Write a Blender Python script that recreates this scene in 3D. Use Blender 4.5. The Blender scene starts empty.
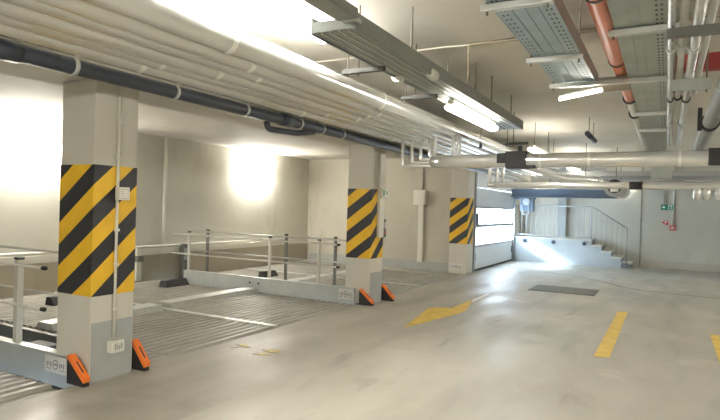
import bpy, bmesh, math, random
from mathutils import Vector, Matrix
random.seed(4)
S = bpy.context.scene
COL = S.collection
PI = math.pi

# ------------------------------------------------------------------ camera
cd = bpy.data.cameras.new('camera'); cam = bpy.data.objects.new('camera', cd); COL.objects.link(cam)
cd.sensor_width = 36.0; cd.sensor_fit = 'HORIZONTAL'; cd.lens = 36.0*565.0/720.0
cd.clip_start = 0.02; cd.clip_end = 200
def cam_axes(f=565.0, vx=667.0, vy=215.9, roll=1.66):
    Y = Vector((vx-360, -(vy-210), -f)).normalized()
    r = math.radians(roll); t = Vector((math.cos(r), -math.sin(r), 0))
    Z = t.cross(Y).normalized()
    if Z.y < 0: Z = -Z
    X = Y.cross(Z)
    return X, Y, Z
cx_, cy_, cz_ = cam_axes()
cam.matrix_world = Matrix(((cx_.x, cx_.y, cx_.z, 0), (cy_.x, cy_.y, cy_.z, 0), (cz_.x, cz_.y, cz_.z, 1.6), (0, 0, 0, 1)))
S.camera = cam

# ------------------------------------------------------------------ world, sun, exposure
w = bpy.data.worlds.new('world'); S.world = w; w.use_nodes = True
bg = w.node_tree.nodes['Background']; bg.inputs[0].default_value = (0.62, 0.78, 1.0, 1); bg.inputs[1].default_value = 3.0
sd = bpy.data.lights.new('sun', 'SUN'); sd.energy = 80; sd.angle = math.radians(9); sd.color = (0.66, 0.83, 1.0)
sun = bpy.data.objects.new('sun', sd); COL.objects.link(sun)
sun.rotation_euler = Vector((0.80, 0.32, -0.48)).to_track_quat('-Z', 'Y').to_euler()
sun.location = (-12, 12, 6)
S.view_settings.view_transform = 'Standard'; S.view_settings.look = 'None'
S.view_settings.gamma = 1.0; S.view_settings.use_curve_mapping = False
S.view_settings.exposure = 0.15
LAMP = 30.0      # emission of the fluorescent tubes

# ------------------------------------------------------------------ materials
def mat(name, col, rough=0.6, metal=0.0, var=0.0, scale=4.0, bump=0.0, bscale=30.0, emit=None, stretch=None, spec=0.5, detail=5.0):
    m = bpy.data.materials.new(name); m.use_nodes = True
    nt = m.node_tree; b = nt.nodes['Principled BSDF']
    b.inputs['Base Color'].default_value = (*col, 1); b.inputs['Roughness'].default_value = rough
    b.inputs['Metallic'].default_value = metal; b.inputs['Specular IOR Level'].default_value = spec
    tc = nt.nodes.new('ShaderNodeTexCoord'); src = tc.outputs['Object']
    if stretch:
        mp = nt.nodes.new('ShaderNodeMapping'); mp.inputs['Scale'].default_value = stretch
        nt.links.new(src, mp.inputs['Vector']); src = mp.outputs['Vector']
    if var:
        n = nt.nodes.new('ShaderNodeTexNoise'); n.inputs['Scale'].default_value = scale; n.inputs['Detail'].default_value = detail
        n.inputs['Roughness'].default_value = 0.6
        r = nt.nodes.new('ShaderNodeValToRGB')
        r.color_ramp.elements[0].position = 0.32; r.color_ramp.elements[1].position = 0.68
        r.color_ramp.elements[0].color = (*[max(0, c*(1-var)) for c in col], 1)
        r.color_ramp.elements[1].color = (*[min(1, c*(1+var)) for c in col], 1)
        nt.links.new(src, n.inputs['Vector']); nt.links.new(n.outputs['Fac'], r.inputs['Fac'])
        nt.links.new(r.outputs['Color'], b.inputs['Base Color'])
    if bump:
        n2 = nt.nodes.new('ShaderNodeTexNoise'); n2.inputs['Scale'].default_value = bscale; n2.inputs['Detail'].default_value = 4
        bp = nt.nodes.new('ShaderNodeBump'); bp.inputs['Strength'].default_value = bump; bp.inputs['Distance'].default_value = 0.02
        nt.links.new(src, n2.inputs['Vector']); nt.links.new(n2.outputs['Fac'], bp.inputs['Height'])
        nt.links.new(bp.outputs['Normal'], b.inputs['Normal'])
    if emit:
        b.inputs['Emission Color'].default_value = (*emit[0], 1); b.inputs['Emission Strength'].default_value = emit[1]
    return m

def mixrgb(nt, mode, fac, a, b_):
    n = nt.nodes.new('ShaderNodeMix'); n.data_type = 'RGBA'; n.blend_type = mode
    if isinstance(fac, float): n.inputs[0].default_value = fac
    else: nt.links.new(fac, n.inputs[0])
    for i, v in ((6, a), (7, b_)):
        if isinstance(v, tuple): n.inputs[i].default_value = (*v, 1)
        else: nt.links.new(v, n.inputs[i])
    return n.outputs[2]
def noise(nt, src, scale, detail, lo, hi, dist=0.0):
    n = nt.nodes.new('ShaderNodeTexNoise'); n.inputs['Scale'].default_value = scale; n.inputs['Detail'].default_value = detail
    n.inputs['Distortion'].default_value = dist
    nt.links.new(src, n.inputs['Vector'])
    r = nt.nodes.new('ShaderNodeMapRange'); r.inputs[1].default_value = lo; r.inputs[2].default_value = hi
    nt.links.new(n.outputs['Fac'], r.inputs[0])
    return r.outputs[0]

def floor_mat():
    m = bpy.data.materials.new('screeded_concrete'); m.use_nodes = True; nt = m.node_tree; b = nt.nodes['Principled BSDF']
    tc = nt.nodes.new('ShaderNodeTexCoord'); src = tc.outputs['Object']
    mp = nt.nodes.new('ShaderNodeMapping'); mp.inputs['Rotation'].default_value = (0, 0, 0.5); mp.inputs['Scale'].default_value = (1.0, 0.28, 1)
    nt.links.new(src, mp.inputs['Vector']); st = mp.outputs['Vector']
    c = mixrgb(nt, 'MIX', noise(nt, src, 0.45, 4, 0.35, 0.65, 0.4), (0.32, 0.30, 0.25), (0.395, 0.372, 0.312))
    c = mixrgb(nt, 'MIX', noise(nt, st, 1.3, 5, 0.5, 0.72, 0.8), c, (0.295, 0.277, 0.232))
    c = mixrgb(nt, 'MIX', noise(nt, st, 3.5, 6, 0.60, 0.8, 0.5), c, (0.245, 0.23, 0.193))
    c = mixrgb(nt, 'MIX', noise(nt, src, 1.1, 6, 0.60, 0.75, 0.3), c, (0.45, 0.43, 0.37))
    nt.links.new(c, b.inputs['Base Color'])
    rr = nt.nodes.new('ShaderNodeMapRange'); rr.inputs[3].default_value = 0.38; rr.inputs[4].default_value = 0.62
    nt.links.new(noise(nt, st, 1.8, 5, 0.35, 0.65), rr.inputs[0]); nt.links.new(rr.outputs[0], b.inputs['Roughness'])
    b.inputs['Specular IOR Level'].default_value = 0.45
    n2 = nt.nodes.new('ShaderNodeTexNoise'); n2.inputs['Scale'].default_value = 12; n2.inputs['Detail'].default_value = 5
    bp = nt.nodes.new('ShaderNodeBump'); bp.inputs['Strength'].default_value = 0.08; bp.inputs['Distance'].default_value = 0.01
    nt.links.new(src, n2.inputs['Vector']); nt.links.new(n2.outputs['Fac'], bp.inputs['Height']); nt.links.new(bp.outputs['Normal'], b.inputs['Normal'])
    return m

def wall_mat(name, base, alt, stain, joint=None):
    m = bpy.data.materials.new(name); m.use_nodes = True; nt = m.node_tree; b = nt.nodes['Principled BSDF']
    tc = nt.nodes.new('ShaderNodeTexCoord'); src = tc.outputs['Object']
    mp = nt.nodes.new('ShaderNodeMapping'); mp.inputs['Scale'].default_value = (1, 1, 0.35); nt.links.new(src, mp.inputs['Vector']); st = mp.outputs['Vector']
    c = mixrgb(nt, 'MIX', noise(nt, src, 0.7, 5, 0.35, 0.65, 0.3), base, alt)
    c = mixrgb(nt, 'MIX', noise(nt, st, 1.9, 6, 0.56, 0.8, 0.4), c, stain)
    nt.links.new(c, b.inputs['Base Color']); b.inputs['Roughness'].default_value = 0.8; b.inputs['Specular IOR Level'].default_value = 0.25
    n2 = nt.nodes.new('ShaderNodeTexNoise'); n2.inputs['Scale'].default_value = 9; n2.inputs['Detail'].default_value = 6
    bp = nt.nodes.new('ShaderNodeBump'); bp.inputs['Strength'].default_value = 0.12; bp.inputs['Distance'].default_value = 0.01
    nt.links.new(src, n2.inputs['Vector']); nt.links.new(n2.outputs['Fac'], bp.inputs['Height']); nt.links.new(bp.outputs['Normal'], b.inputs['Normal'])
    return m

def hazard_mat():
    m = bpy.data.materials.new('hazard_stripes'); m.use_nodes = True; nt = m.node_tree; b = nt.nodes['Principled BSDF']
    tc = nt.nodes.new('ShaderNodeTexCoord'); sp = nt.nodes.new('ShaderNodeSeparateXYZ'); nt.links.new(tc.outputs['Object'], sp.inputs[0])
    def mth(op, a, b_):
        n = nt.nodes.new('ShaderNodeMath'); n.operation = op
        for i, v in enumerate((a, b_)):
            if isinstance(v, (int, float)): n.inputs[i].default_value = v
            else: nt.links.new(v, n.inputs[i])
        return n.outputs[0]
    s = mth('SUBTRACT', sp.outputs['Z'], mth('MULTIPLY', sp.outputs['X'], 0.75))
    s = mth('SUBTRACT', s, mth('MULTIPLY', sp.outputs['Y'], 0.90))
    s = mth('DIVIDE', mth('ADD', s, -0.75+3.9), 0.39)
    fr = mth('FRACT', s, 0); k = mth('GREATER_THAN', fr, 0.5)
    c = mixrgb(nt, 'MIX', k, (0.84, 0.50, 0.025), (0.028, 0.029, 0.034))
    v = noise(nt, tc.outputs['Object'], 6, 4, 0.3, 0.7)
    c2 = mixrgb(nt, 'MULTIPLY', 0.12, c, v)
    nt.links.new(c2, b.inputs['Base Color']); b.inputs['Roughness'].default_value = 0.5
    return m

def pane_mat(name='clear_glowing_pane', clear=0.55):
    m = bpy.data.materials.new(name); m.use_nodes = True; nt = m.node_tree
    nt.nodes.clear(); out = nt.nodes.new('ShaderNodeOutputMaterial')
    tr = nt.nodes.new('ShaderNodeBsdfTransparent'); tr.inputs[0].default_value = (0.95, 0.97, 1, 1)
    tl = nt.nodes.new('ShaderNodeBsdfTranslucent'); tl.inputs[0].default_value = (0.95, 0.97, 1, 1)
    em = nt.nodes.new('ShaderNodeEmission'); em.inputs[0].default_value = (0.86, 0.94, 1.0, 1); em.inputs[1].default_value = 1.5  # glow added to the glass, standing in for daylight
    mx = nt.nodes.new('ShaderNodeMixShader'); mx.inputs[0].default_value = clear
    ad = nt.nodes.new('ShaderNodeAddShader')
    nt.links.new(tl.outputs[0], mx.inputs[1]); nt.links.new(tr.outputs[0], mx.inputs[2])
    nt.links.new(mx.outputs[0], ad.inputs[0]); nt.links.new(em.outputs[0], ad.inputs[1]); nt.links.new(ad.outputs[0], out.inputs[0])
    return m

M = {}
M['floor'] = floor_mat()
M['wall'] = wall_mat('grey_concrete', (0.60, 0.58, 0.505), (0.66, 0.64, 0.56), (0.51, 0.485, 0.415))
M['wall_inner'] = wall_mat('brownish_grey_concrete', (0.45, 0.425, 0.355), (0.51, 0.485, 0.41), (0.39, 0.365, 0.30))
M['wall_back'] = wall_mat('pale_grey_concrete', (0.50, 0.485, 0.42), (0.57, 0.55, 0.485), (0.44, 0.425, 0.37))
M['ceil'] = wall_mat('ceiling_concrete', (0.56, 0.53, 0.455), (0.61, 0.58, 0.505), (0.51, 0.48, 0.41))
M['raw'] = wall_mat('raw_brown_concrete', (0.37, 0.33, 0.255), (0.43, 0.385, 0.30), (0.31, 0.275, 0.21))
M['pillar'] = wall_mat('pillar_concrete', (0.58, 0.555, 0.485), (0.63, 0.605, 0.53), (0.53, 0.505, 0.44))
M['landing'] = mat('blue_grey_landing_paint', (0.37, 0.395, 0.40), 0.6, var=0.08, scale=2)
M['greypaint'] = mat('grey_base_paint', (0.37, 0.38, 0.37), 0.6, var=0.06)
M['hazard'] = hazard_mat()
M['foil'] = mat('aluminium_foil_jacket', (0.87, 0.87, 0.85), 0.24, 0.6, var=0.06, scale=3, bump=0.10, bscale=9, stretch=(1, 0.3, 1))
fb = M['foil'].node_tree.nodes['Principled BSDF']; fb.inputs['Coat Weight'].default_value = 1.0; fb.inputs['Coat Roughness'].default_value = 0.10
M['foil_bright'] = mat('polished_foil_jacket', (0.93, 0.93, 0.91), 0.25, 0.5, bump=0.4, bscale=14)
M['galv'] = mat('galvanised_steel', (0.60, 0.61, 0.58), 0.42, 0.6, var=0.10, scale=9)
M['deck'] = mat('galvanised_deck', (0.34, 0.325, 0.285), 0.5, 0.25, var=0.16, scale=5, stretch=(1, 0.3, 1))
M['beam'] = mat('zinc_grey_side_beam', (0.50, 0.53, 0.515), 0.45, 0.3, var=0.07, scale=3)
M['tray'] = mat('cable_tray_zinc', (0.40, 0.435, 0.41), 0.45, 0.45, var=0.10, scale=5)
M['trayblue'] = mat('cable_tray_bluish_zinc', (0.36, 0.43, 0.45), 0.45, 0.45, var=0.10, scale=5)
M['trunk'] = mat('trunking_grey', (0.27, 0.285, 0.265), 0.5, 0.3, var=0.06)
M['darkpipe'] = mat('dark_slate_plastic', (0.035, 0.042, 0.058), 0.42, var=0.15, scale=3)
M['greypipe'] = mat('grey_plastic_pipe', (0.19, 0.20, 0.19), 0.45, var=0.08)
M['black'] = mat('black_rubber', (0.022, 0.022, 0.024), 0.65, var=0.2, scale=20)
M['orange'] = mat('orange_plastic', (0.86, 0.20, 0.03), 0.5, var=0.05)
M['orangepipe'] = mat('orange_red_pipe', (0.80, 0.28, 0.16), 0.4, var=0.08)
M['white'] = mat('white_plastic', (0.72, 0.70, 0.62), 0.5)
M['whitepost'] = mat('light_painted_steel', (0.60, 0.59, 0.53), 0.45, 0.2)
M['darkpost'] = mat('dark_painted_steel', (0.16, 0.16, 0.15), 0.5, 0.3)
M['steel'] = mat('grey_steel', (0.35, 0.36, 0.36), 0.45, 0.5)
M['bluesteel'] = mat('blue_grey_steel', (0.11, 0.145, 0.19), 0.45, 0.3)
M['rod'] = mat('threaded_rod', (0.20, 0.18, 0.145), 0.7, 0.0, spec=0.2)
M['doorpanel'] = mat('door_panel_white', (0.66, 0.69, 0.70), 0.45, var=0.03)
M['pane'] = pane_mat(); M['pane_milky'] = pane_mat('milky_glowing_pane', 0.0)  # panes glow by emission; upper row kept milky to shape the sun patch
M['yellow'] = mat('yellow_road_paint', (0.60, 0.41, 0.075), 0.6, var=0.15, scale=5)
M['paleyellow'] = mat('worn_yellow_paint', (0.46, 0.39, 0.17), 0.6, var=0.15, scale=12)
M['whitepaint'] = mat('worn_white_paint', (0.72, 0.72, 0.68), 0.6, var=0.1, scale=8)
M['crack'] = mat('dark_floor_joint', (0.26, 0.25, 0.215), 0.7, var=0.2, scale=9)
M['grate'] = mat('steel_cover_plate', (0.135, 0.13, 0.105), 0.6, 0.2, var=0.2, scale=14)
M['green'] = mat('exit_green', (0.01, 0.22, 0.13), 0.5)
M['signwhite'] = mat('sign_white', (0.85, 0.88, 0.85), 0.5)
M['red'] = mat('red_plastic', (0.62, 0.05, 0.05), 0.5)
M['tape_red'] = mat('dark_red_paint', (0.36, 0.05, 0.045), 0.55, var=0.1)
M['plate'] = mat('silver_maker_plate', (0.66, 0.65, 0.60), 0.5, var=0.05)
M['plateink'] = mat('plate_grey_ink', (0.30, 0.30, 0.30), 0.6)
M['tube'] = mat('lit_fluorescent_tube', (1, 1, 1), 0.4, emit=((1.0, 0.96, 0.86), LAMP))
M['diffuser'] = mat('lit_diffuser', (0.95, 0.95, 0.9), 0.4, emit=((1.0, 0.95, 0.84), 22.0))
M['walltube'] = mat('lit_wall_tube', (1, 1, 1), 0.4, emit=((1.0, 0.96, 0.88), 320.0))
M['fillrear'] = mat('rear_fill_tube', (1, 1, 1), 0.4, emit=((1.0, 0.96, 0.86), LAMP*6.0))  # for the fill lamps added behind the viewer
M['fillright'] = mat('right_fill_tube', (1, 1, 1), 0.4, emit=((1.0, 0.97, 0.89), LAMP*3.8))  # for the fill lamps added out of view at right
M['glaretube'] = mat('lit_glaring_tube', (1, 1, 1), 0.4, emit=((1.0, 0.98, 0.93), 170.0))
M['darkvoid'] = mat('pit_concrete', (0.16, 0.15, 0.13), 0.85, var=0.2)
M['conduit_brown'] = mat('brown_conduit', (0.27, 0.23, 0.17), 0.8, spec=0.15)
M['bracketgrey'] = mat('bracket_grey', (0.085, 0.085, 0.08), 0.7, spec=0.2)
M['dirt'] = mat('dark_cable', (0.04, 0.04, 0.04), 0.6)

# ------------------------------------------------------------------ mesh helpers
class MB:
    def __init__(s): s.bm = bmesh.new()
    def box(s, a, b, bev=0.0):
        x0, y0, z0 = [min(a[i], b[i]) for i in range(3)]; x1, y1, z1 = [max(a[i], b[i]) for i in range(3)]
        v = [s.bm.verts.new(p) for p in ((x0,y0,z0),(x1,y0,z0),(x1,y1,z0),(x0,y1,z0),(x0,y0,z1),(x1,y0,z1),(x1,y1,z1),(x0,y1,z1))]
        fs = [s.bm.faces.new([v[i] for i in q]) for q in ((3,2,1,0),(4,5,6,7),(0,1,5,4),(1,2,6,5),(2,3,7,6),(3,0,4,7))]
        if bev:
            es = list({e for f in fs for e in f.edges})
            bmesh.ops.bevel(s.bm, geom=es, offset=bev, segments=2, affect='EDGES', profile=0.7)
        return s
    def tube(s, pts, r, n=14, cap=True, radii=None):
        pts = [Vector(p) for p in pts]; rings = []
        T = []
        for i in range(len(pts)):
            a = pts[max(i-1, 0)]; b = pts[min(i+1, len(pts)-1)]
            T.append((b-a).normalized())
        up = Vector((0, 0, 1)) if abs(T[0].z) < 0.9 else Vector((1, 0, 0))
        U = T[0].cross(up).normalized()
        for i, p in enumerate(pts):
            U = (U - T[i]*U.dot(T[i])).normalized(); V = T[i].cross(U)
            rr = radii[i] if radii else r
            rings.append([s.bm.verts.new(p + (U*math.cos(2*PI*k/n) + V*math.sin(2*PI*k/n))*rr) for k in range(n)])
        for i in range(len(rings)-1):
            for k in range(n):
                f = s.bm.faces.new((rings[i][k], rings[i][(k+1) % n], rings[i+1][(k+1) % n], rings[i+1][k])); f.smooth = True
        if cap:
            s.bm.faces.new(list(reversed(rings[0]))); s.bm.faces.new(rings[-1])
        return s
    def prism(s, poly, d0, d1, axis):
        """poly of 2D points extruded along axis 'x' (y,z), 'y' (x,z) or 'z' (x,y)"""
        def P(q, d): return {'x': (d, q[0], q[1]), 'y': (q[0], d, q[1]), 'z': (q[0], q[1], d)}[axis]
        a = [s.bm.verts.new(P(q, d0)) for q in poly]; b = [s.bm.verts.new(P(q, d1)) for q in poly]
        n = len(poly)
        s.bm.faces.new(a); s.bm.faces.new(list(reversed(b)))
        for i in range(n): s.bm.faces.new((a[(i+1) % n], a[i], b[i], b[(i+1) % n]))
        return s
    def build(s, name, m, parent=None, loc=None):
        bmesh.ops.recalc_face_normals(s.bm, faces=s.bm.faces)
        off = Vector((0, 0, 0)); p = parent
        while p is not None: off += p.location; p = p.parent
        if loc is not None: off += Vector(loc)
        for v in s.bm.verts: v.co -= off
        me = bpy.data.meshes.new(name); s.bm.to_mesh(me); s.bm.free()
        me.materials.append(M[m] if isinstance(m, str) else m)
        o = bpy.data.objects.new(name, me); COL.objects.link(o)
        if parent is not None: o.parent = parent
        if loc is not None: o.location = loc
        return o
def bend(pts, r, n=5):
    """round the corners of a polyline"""
    pts = [Vector(p) for p in pts]; out = [pts[0]]
    for i in range(1, len(pts)-1):
        a, b, c = pts[i-1], pts[i], pts[i+1]; d1 = (a-b).normalized(); d2 = (c-b).normalized()
        p, q = b+d1*r, b+d2*r
        for k in range(n+1):
            t = k/n; out.append(p*(1-t)**2 + b*2*t*(1-t) + q*t*t)
    out.append(pts[-1]); return out
def tag(o, label, cat, group=None):
    o['label'] = label; o['category'] = cat
    if group: o['group'] = group
    return o
def thing(name, label, cat, loc, group=None):
    o = bpy.data.objects.new(name, None); COL.objects.link(o); o.location = loc; o.empty_display_size = 0.1
    return tag(o, label, cat, group)
def struct(name, mb, m, parent=None):
    o = mb.build(name, m, parent)
    if parent is None: o['kind'] = 'structure'
    return o
def box(a, b, bev=0.0): return MB().box(a, b, bev)

# ------------------------------------------------------------------ setting
XP2 = -4.26
XP = -4.36            # aisle face of the pillars
XW = -9.3             # left wall
struct('floor', MB().box((-4.42, -6, -0.25), (6, 19.5, 0)).box((-9.5, 13.25, -0.25), (-4.42, 19.5, -0.002)), 'floor')
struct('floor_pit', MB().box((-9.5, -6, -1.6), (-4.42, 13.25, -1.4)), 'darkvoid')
struct('ceiling', MB().box((-4.08, -6, 3.116), (6, 4.98, 3.4)).box((-4.08, 4.98, 3.10), (6, 19.7, 3.4)).box((-9.5, -6, 2.95), (-5.0, 14.2, 3.4)), 'ceil')
struct('trim_beam', MB().box((-5.0, -6, 2.65), (-4.08, 19.7, 3.4)), 'ceil')
struct('wall_left', MB().box((-9.5, -6, 0.62), (XW, 14.2, 3.0)), 'wall')
struct('wall_left_base', MB().box((-9.5, -6, -1.4), (XW+0.02, 13.9, 0.50)), 'raw')
struct('trim_ledge', MB().box((-9.5, -6, 0.50), (XW+0.035, 13.9, 0.62)), 'wall')
struct('wall_inner', MB().box((-9.3, 13.9, -0.2), (-4.82, 14.1, 3.0)), 'wall_inner')
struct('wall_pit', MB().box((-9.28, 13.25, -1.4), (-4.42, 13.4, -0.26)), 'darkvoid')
struct('wall_back', MB().box((-5.2, 19.5, -0.2), (6.2, 19.7, 3.3)), 'wall_back')
struct('wall_right', MB().box((6, -6, -0.2), (6.2, 19.7, 3.3)), 'wall_back')
struct('wall_front', MB().box((-9.5, -6.2, -1.6), (6.2, -6, 3.3)), 'wall')
struct('wall_exit', MB().box((-4.62, 14.08, 2.62), (XP-0.02, 18.62, 3.0)).box((-4.62, 18.56, -0.2), (XP-0.02, 19.6, 2.8)).box((-4.62, 14.08, -0.2), (XP-0.02, 14.3, 2.8)), 'wall_back')
struct('baseboard_inner', MB().box((-9.2, 13.86, 0.0), (-4.85, 13.9, 0.22)), 'greypaint')
struct('trim_pilaster', MB().box((-3.14, 19.30, 0.8), (-2.88, 19.5, 3.1)), 'greypaint')
struct('trim_wall_joint', MB().box((-0.72, 19.485, 0.0), (-0.68, 19.5, 3.1)), 'crack')
struct('trim_wall_plinth', MB().box((-0.6, 19.47, 0.0), (6, 19.5, 0.22)), 'wall_inner')

# pillars ------------------------------------------------------------
def pillar(y, d, label, paint, XP=XP):
    p = thing('concrete_pillar', label, 'pillar', (XP, y, 0), 'hazard striped pillars along the aisle')
    MB().box((XP-0.46, y, -0.0), (XP, y+d, 2.65), 0.012).build('shaft', 'pillar', p)
    h = MB().box((XP-0.463, y-0.003, 0.75), (XP+0.003, y+d+0.003, 1.905), 0.012).build('hazard_band', 'hazard', p)
    h['label'] = 'yellow and black diagonal striped band'
    if paint:
        MB().box((XP-0.01, y+0.012, 0.0), (XP+0.004, y+d-0.012, 0.52)).build('base_paint', 'greypaint', p)
    return p
p1 = pillar(3.19, 0.45, 'nearest striped concrete pillar, with a white conduit down its aisle face', True)
p2 = pillar(8.24, 0.45, 'middle striped concrete pillar at the end of the railed side beam', True, -4.26)
p3 = pillar(13.64, 0.46, 'farthest striped concrete pillar, beside the daylit garage door', False)
def plate(parent, x0, x1, y, z0, z1):
    o = MB().box((x0, y-0.006, z0), (x1, y, z1), 0.002).build('maker_plate', 'plate', parent)
    o['label'] = 'small silver plate with grey markings'
    cx = (x0+x1)/2; cz = (z0+z1)/2; hw = (x1-x0)/2; hz = (z1-z0)/2
    ink = MB()
    n = 24
    for k in range(n):
        a0 = 2*PI*k/n; a1 = 2*PI*(k+1)/n
        q = []
        for a, f in ((a0, 1), (a1, 1), (a1, .72), (a0, .72)): q.append((cx+math.cos(a)*hw*.26*f, cz+math.sin(a)*hz*.62*f))
        ink.prism(q, y-0.0075, y-0.0055, 'y')
    ink.box((cx-hw*.16, y-0.0075, cz-hz*.12), (cx+hw*.16, y-0.0055, cz+hz*.12))
    for sx in (-1, 1):
        for k in range(3):
            xa = cx+sx*hw*(.42+.17*k); ink.box((xa-hw*.05, y-0.0075, cz-hz*.35+(k % 2)*hz*.2), (xa+hw*.06, y-0.0055, cz+hz*.25))
        ink.box((cx+sx*hw*.40, y-0.0075, cz-hz*.62), (cx+sx*hw*.88, y-0.0055, cz-hz*.5))
    ink.build('plate_print', 'plateink', o)
plate(p3, -4.79, -4.45, 13.64, 0.10, 0.25)

# ------------------------------------------------------------------ staircase, landing and guard rail
st = thing('staircase', 'concrete landing with steps down at its right end by the back wall', 'stairs', (-3.2, 18.95, 0))
MB().box((-4.36, 18.6, 0), (-2.0, 19.49, 0.76)).build('landing_base', 'landing', st)
MB().box((-4.36, 18.56, 0.76), (-1.98, 19.49, 0.80), 0.006).build('landing_slab', 'wall_back', st)
for k in range(4):
    x0 = -2.0+0.275*k; z = 0.64-0.16*k
    MB().box((x0, 18.6, 0), (x0+0.275, 19.49, z-0.045)).build('riser', 'landing', st)
    MB().box((x0-0.0, 18.57, z-0.045), (x0+0.30, 19.49, z), 0.006).build('tread', 'pillar', st)
gr = thing('stair_guard_rail', 'thin grey steel balustrade along the landing and down the steps', 'railing', (-2.6, 18.64, 0.8))
yr = 18.64
MB().tube([(-4.33, yr, 1.80), (-2.02, yr, 1.82), (-1.03, yr, 1.20)], 0.018, 8).build('top_rail', 'steel', gr)
MB().box((-4.33, yr-.012, 0.86), (-2.02, yr+.012, 0.885)).build('bottom_rail', 'steel', gr)
x = -4.28
while x < -2.05:
    MB().tube([(x, yr, 0.80 if abs(x+4.28) < .01 else 0.87), (x, yr, 1.80)], 0.008, 6).build('baluster', 'steel', gr); x += 0.146
for x in (-2.03, -1.03):
    z0 = 0.80 if x < -2 else 0.16
    MB().tube([(x, yr, z0), (x, yr, 1.82 if x < -2 else 1.2)], 0.017, 8).build('post', 'steel', gr)
for k in range(6):
    x = -1.89+0.145*k; zt = 1.82-0.62*(x+2.02)/0.99
    zb = 0.64-0.16*int((x+2.0)/0.275)
    MB().tube([(x, yr, zb), (x, yr, zt)], 0.008, 6).build('baluster', 'steel', gr)
for x, lab in ((-4.02, 'leftmost of the round dark bulkhead fittings under the landing edge'), (-3.13, 'middle round dark bulkhead fitting under the landing edge'), (-2.21, 'rightmost round dark bulkhead fitting under the landing edge, nearest the steps')):
    f = thing('bulkhead_fitting', lab, 'wall fitting', (x, 18.6, 0.67), 'bulkhead fittings on the landing front')
    MB().tube([(x, 18.602, 0.67), (x, 18.56, 0.67)], 0.065, 16).build('housing', 'bluesteel', f)
    MB().tube([(x, 18.562, 0.67), (x, 18.53, 0.67)], 0.045, 16, radii=[0.045, 0.03]).build('lens', 'black', f)
f = thing('floor_grille', 'small black grille at the foot of the bottom step', 'grille', (-1.06, 18.55, 0))
MB().box((-1.16, 18.53, 0.01), (-0.98, 18.572, 0.15), 0.004).build('frame', 'black', f)
for k in range(4): MB().box((-1.14, 18.522, 0.03+k*.028), (-1.0, 18.532, 0.042+k*.028)).build('slat', 'steel', f)

# ------------------------------------------------------------------ garage door in the left wall of the aisle
XD = -4.40
door = bpy.data.objects.new('door_1', None); COL.objects.link(door); door.location = (XD, 16.4, 0); door['kind'] = 'structure'
y0, y1 = 14.32, 18.52
MB().box((XD-0.04, y0, 0.03), (XD, y1, 0.62), 0.006).build('bottom_panel', 'doorpanel', door)
MB().box((XD-0.045, y0, 0.0), (XD+0.005, y1, 0.05)).build('rubber_seal', 'black', door)
MB().box((XD-0.04, y0, 1.70), (XD, y1, 2.20), 0.006).build('upper_panel', 'doorpanel', door)
MB().box((XD-0.04, y0, 2.215), (XD, y1, 2.62), 0.006).build('top_panel', 'doorpanel', door)
fr = MB()
for z0, z1 in ((0.62, 0.68), (1.15, 1.23), (1.66, 1.70)): fr.box((XD-0.04, y0, z0), (XD, y1, z1))
for yy in (y0, y1-0.05): fr.box((XD-0.04, yy, 0.62), (XD, yy+0.05, 1.70))
fr.build('window_frame', 'steel', door)
for z0, z1 in ((0.68, 1.15), (1.23, 1.66)):
    pn = MB().box((XD-0.025, y0+0.05, z0), (XD-0.018, y1-0.05, z1)).build('window_pane', 'pane' if z0 < 1 else 'pane_milky', door)
mu = MB()
for yy in (15.4, 16.4, 17.45):
    for z0, z1 in ((0.68, 1.15), (1.23, 1.66)): mu.box((XD-0.012, yy-.008, z0), (XD-0.006, yy+.008, z1))
mu.build('glazing_bar', 'doorpanel', door)
for yy in (14.42, 18.44):
    MB().box((XD, yy-.04, 0.28), (XD+0.035, yy+.04, 0.48), 0.006).build('hinge_bracket', 'bluesteel', door)
MB().box((XD, 14.40, 1.22), (XD+0.06, 14.54, 1.52), 0.01).build('lock_box', 'bluesteel', door)
for yy, n in ((14.27, 'n'), (18.55, 'f')):
    MB().box((XD-0.02, yy-.05, 0), (XD+0.06, yy+.05, 2.62)).build('jamb', 'steel', door)
MB().box((XD+0.0, 14.22, 2.60), (XD+0.07, 18.6, 2.65)).build('lintel_rail', 'steel', door)
op = thing('door_operator', 'dark blue chain hoist motor box high at the far jamb of the garage door', 'door motor', (-4.2, 18.45, 1.6))
MB().box((-4.10, 18.16, 1.62), (-3.70, 18.42, 2.05), 0.02).build('motor_box', 'bluesteel', op)
MB().tube([(-3.90, 18.16, 1.92), (-3.90, 18.10, 1.92)], 0.11, 18).build('drive_wheel', 'steel', op)
MB().tube(bend([(-3.99, 18.11, 1.92), (-3.99, 18.11, 1.50), (-3.82, 18.11, 1.50), (-3.82, 18.11, 1.92)], 0.07), 0.012, 6).build('hand_chain', 'steel', op)
MB().box((-4.34, 18.20, 2.0), (-3.66, 18.40, 2.058), 0.008).build('mounting_bracket', 'bluesteel', op)
tb = thing('door_track_beam', 'long blue grey steel beam over the landing, reaching right from the garage door', 'beam', (-2.9, 18.2, 2.1))
MB().box((-4.36, 18.1, 2.08), (-1.24, 18.14, 2.30)).build('web', 'bluesteel', tb)
MB().box((-4.36, 18.02, 2.06), (-1.24, 18.22, 2.085)).build('bottom_flange', 'bluesteel', tb)
MB().box((-4.36, 18.02, 2.295), (-1.24, 18.22, 2.32)).build('top_flange', 'bluesteel', tb)
for x in (-3.2, -1.6): MB().tube([(x, 18.12, 2.31), (x, 18.12, 3.1)], 0.012, 6).build('hanger_rod', 'rod', tb)

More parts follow.
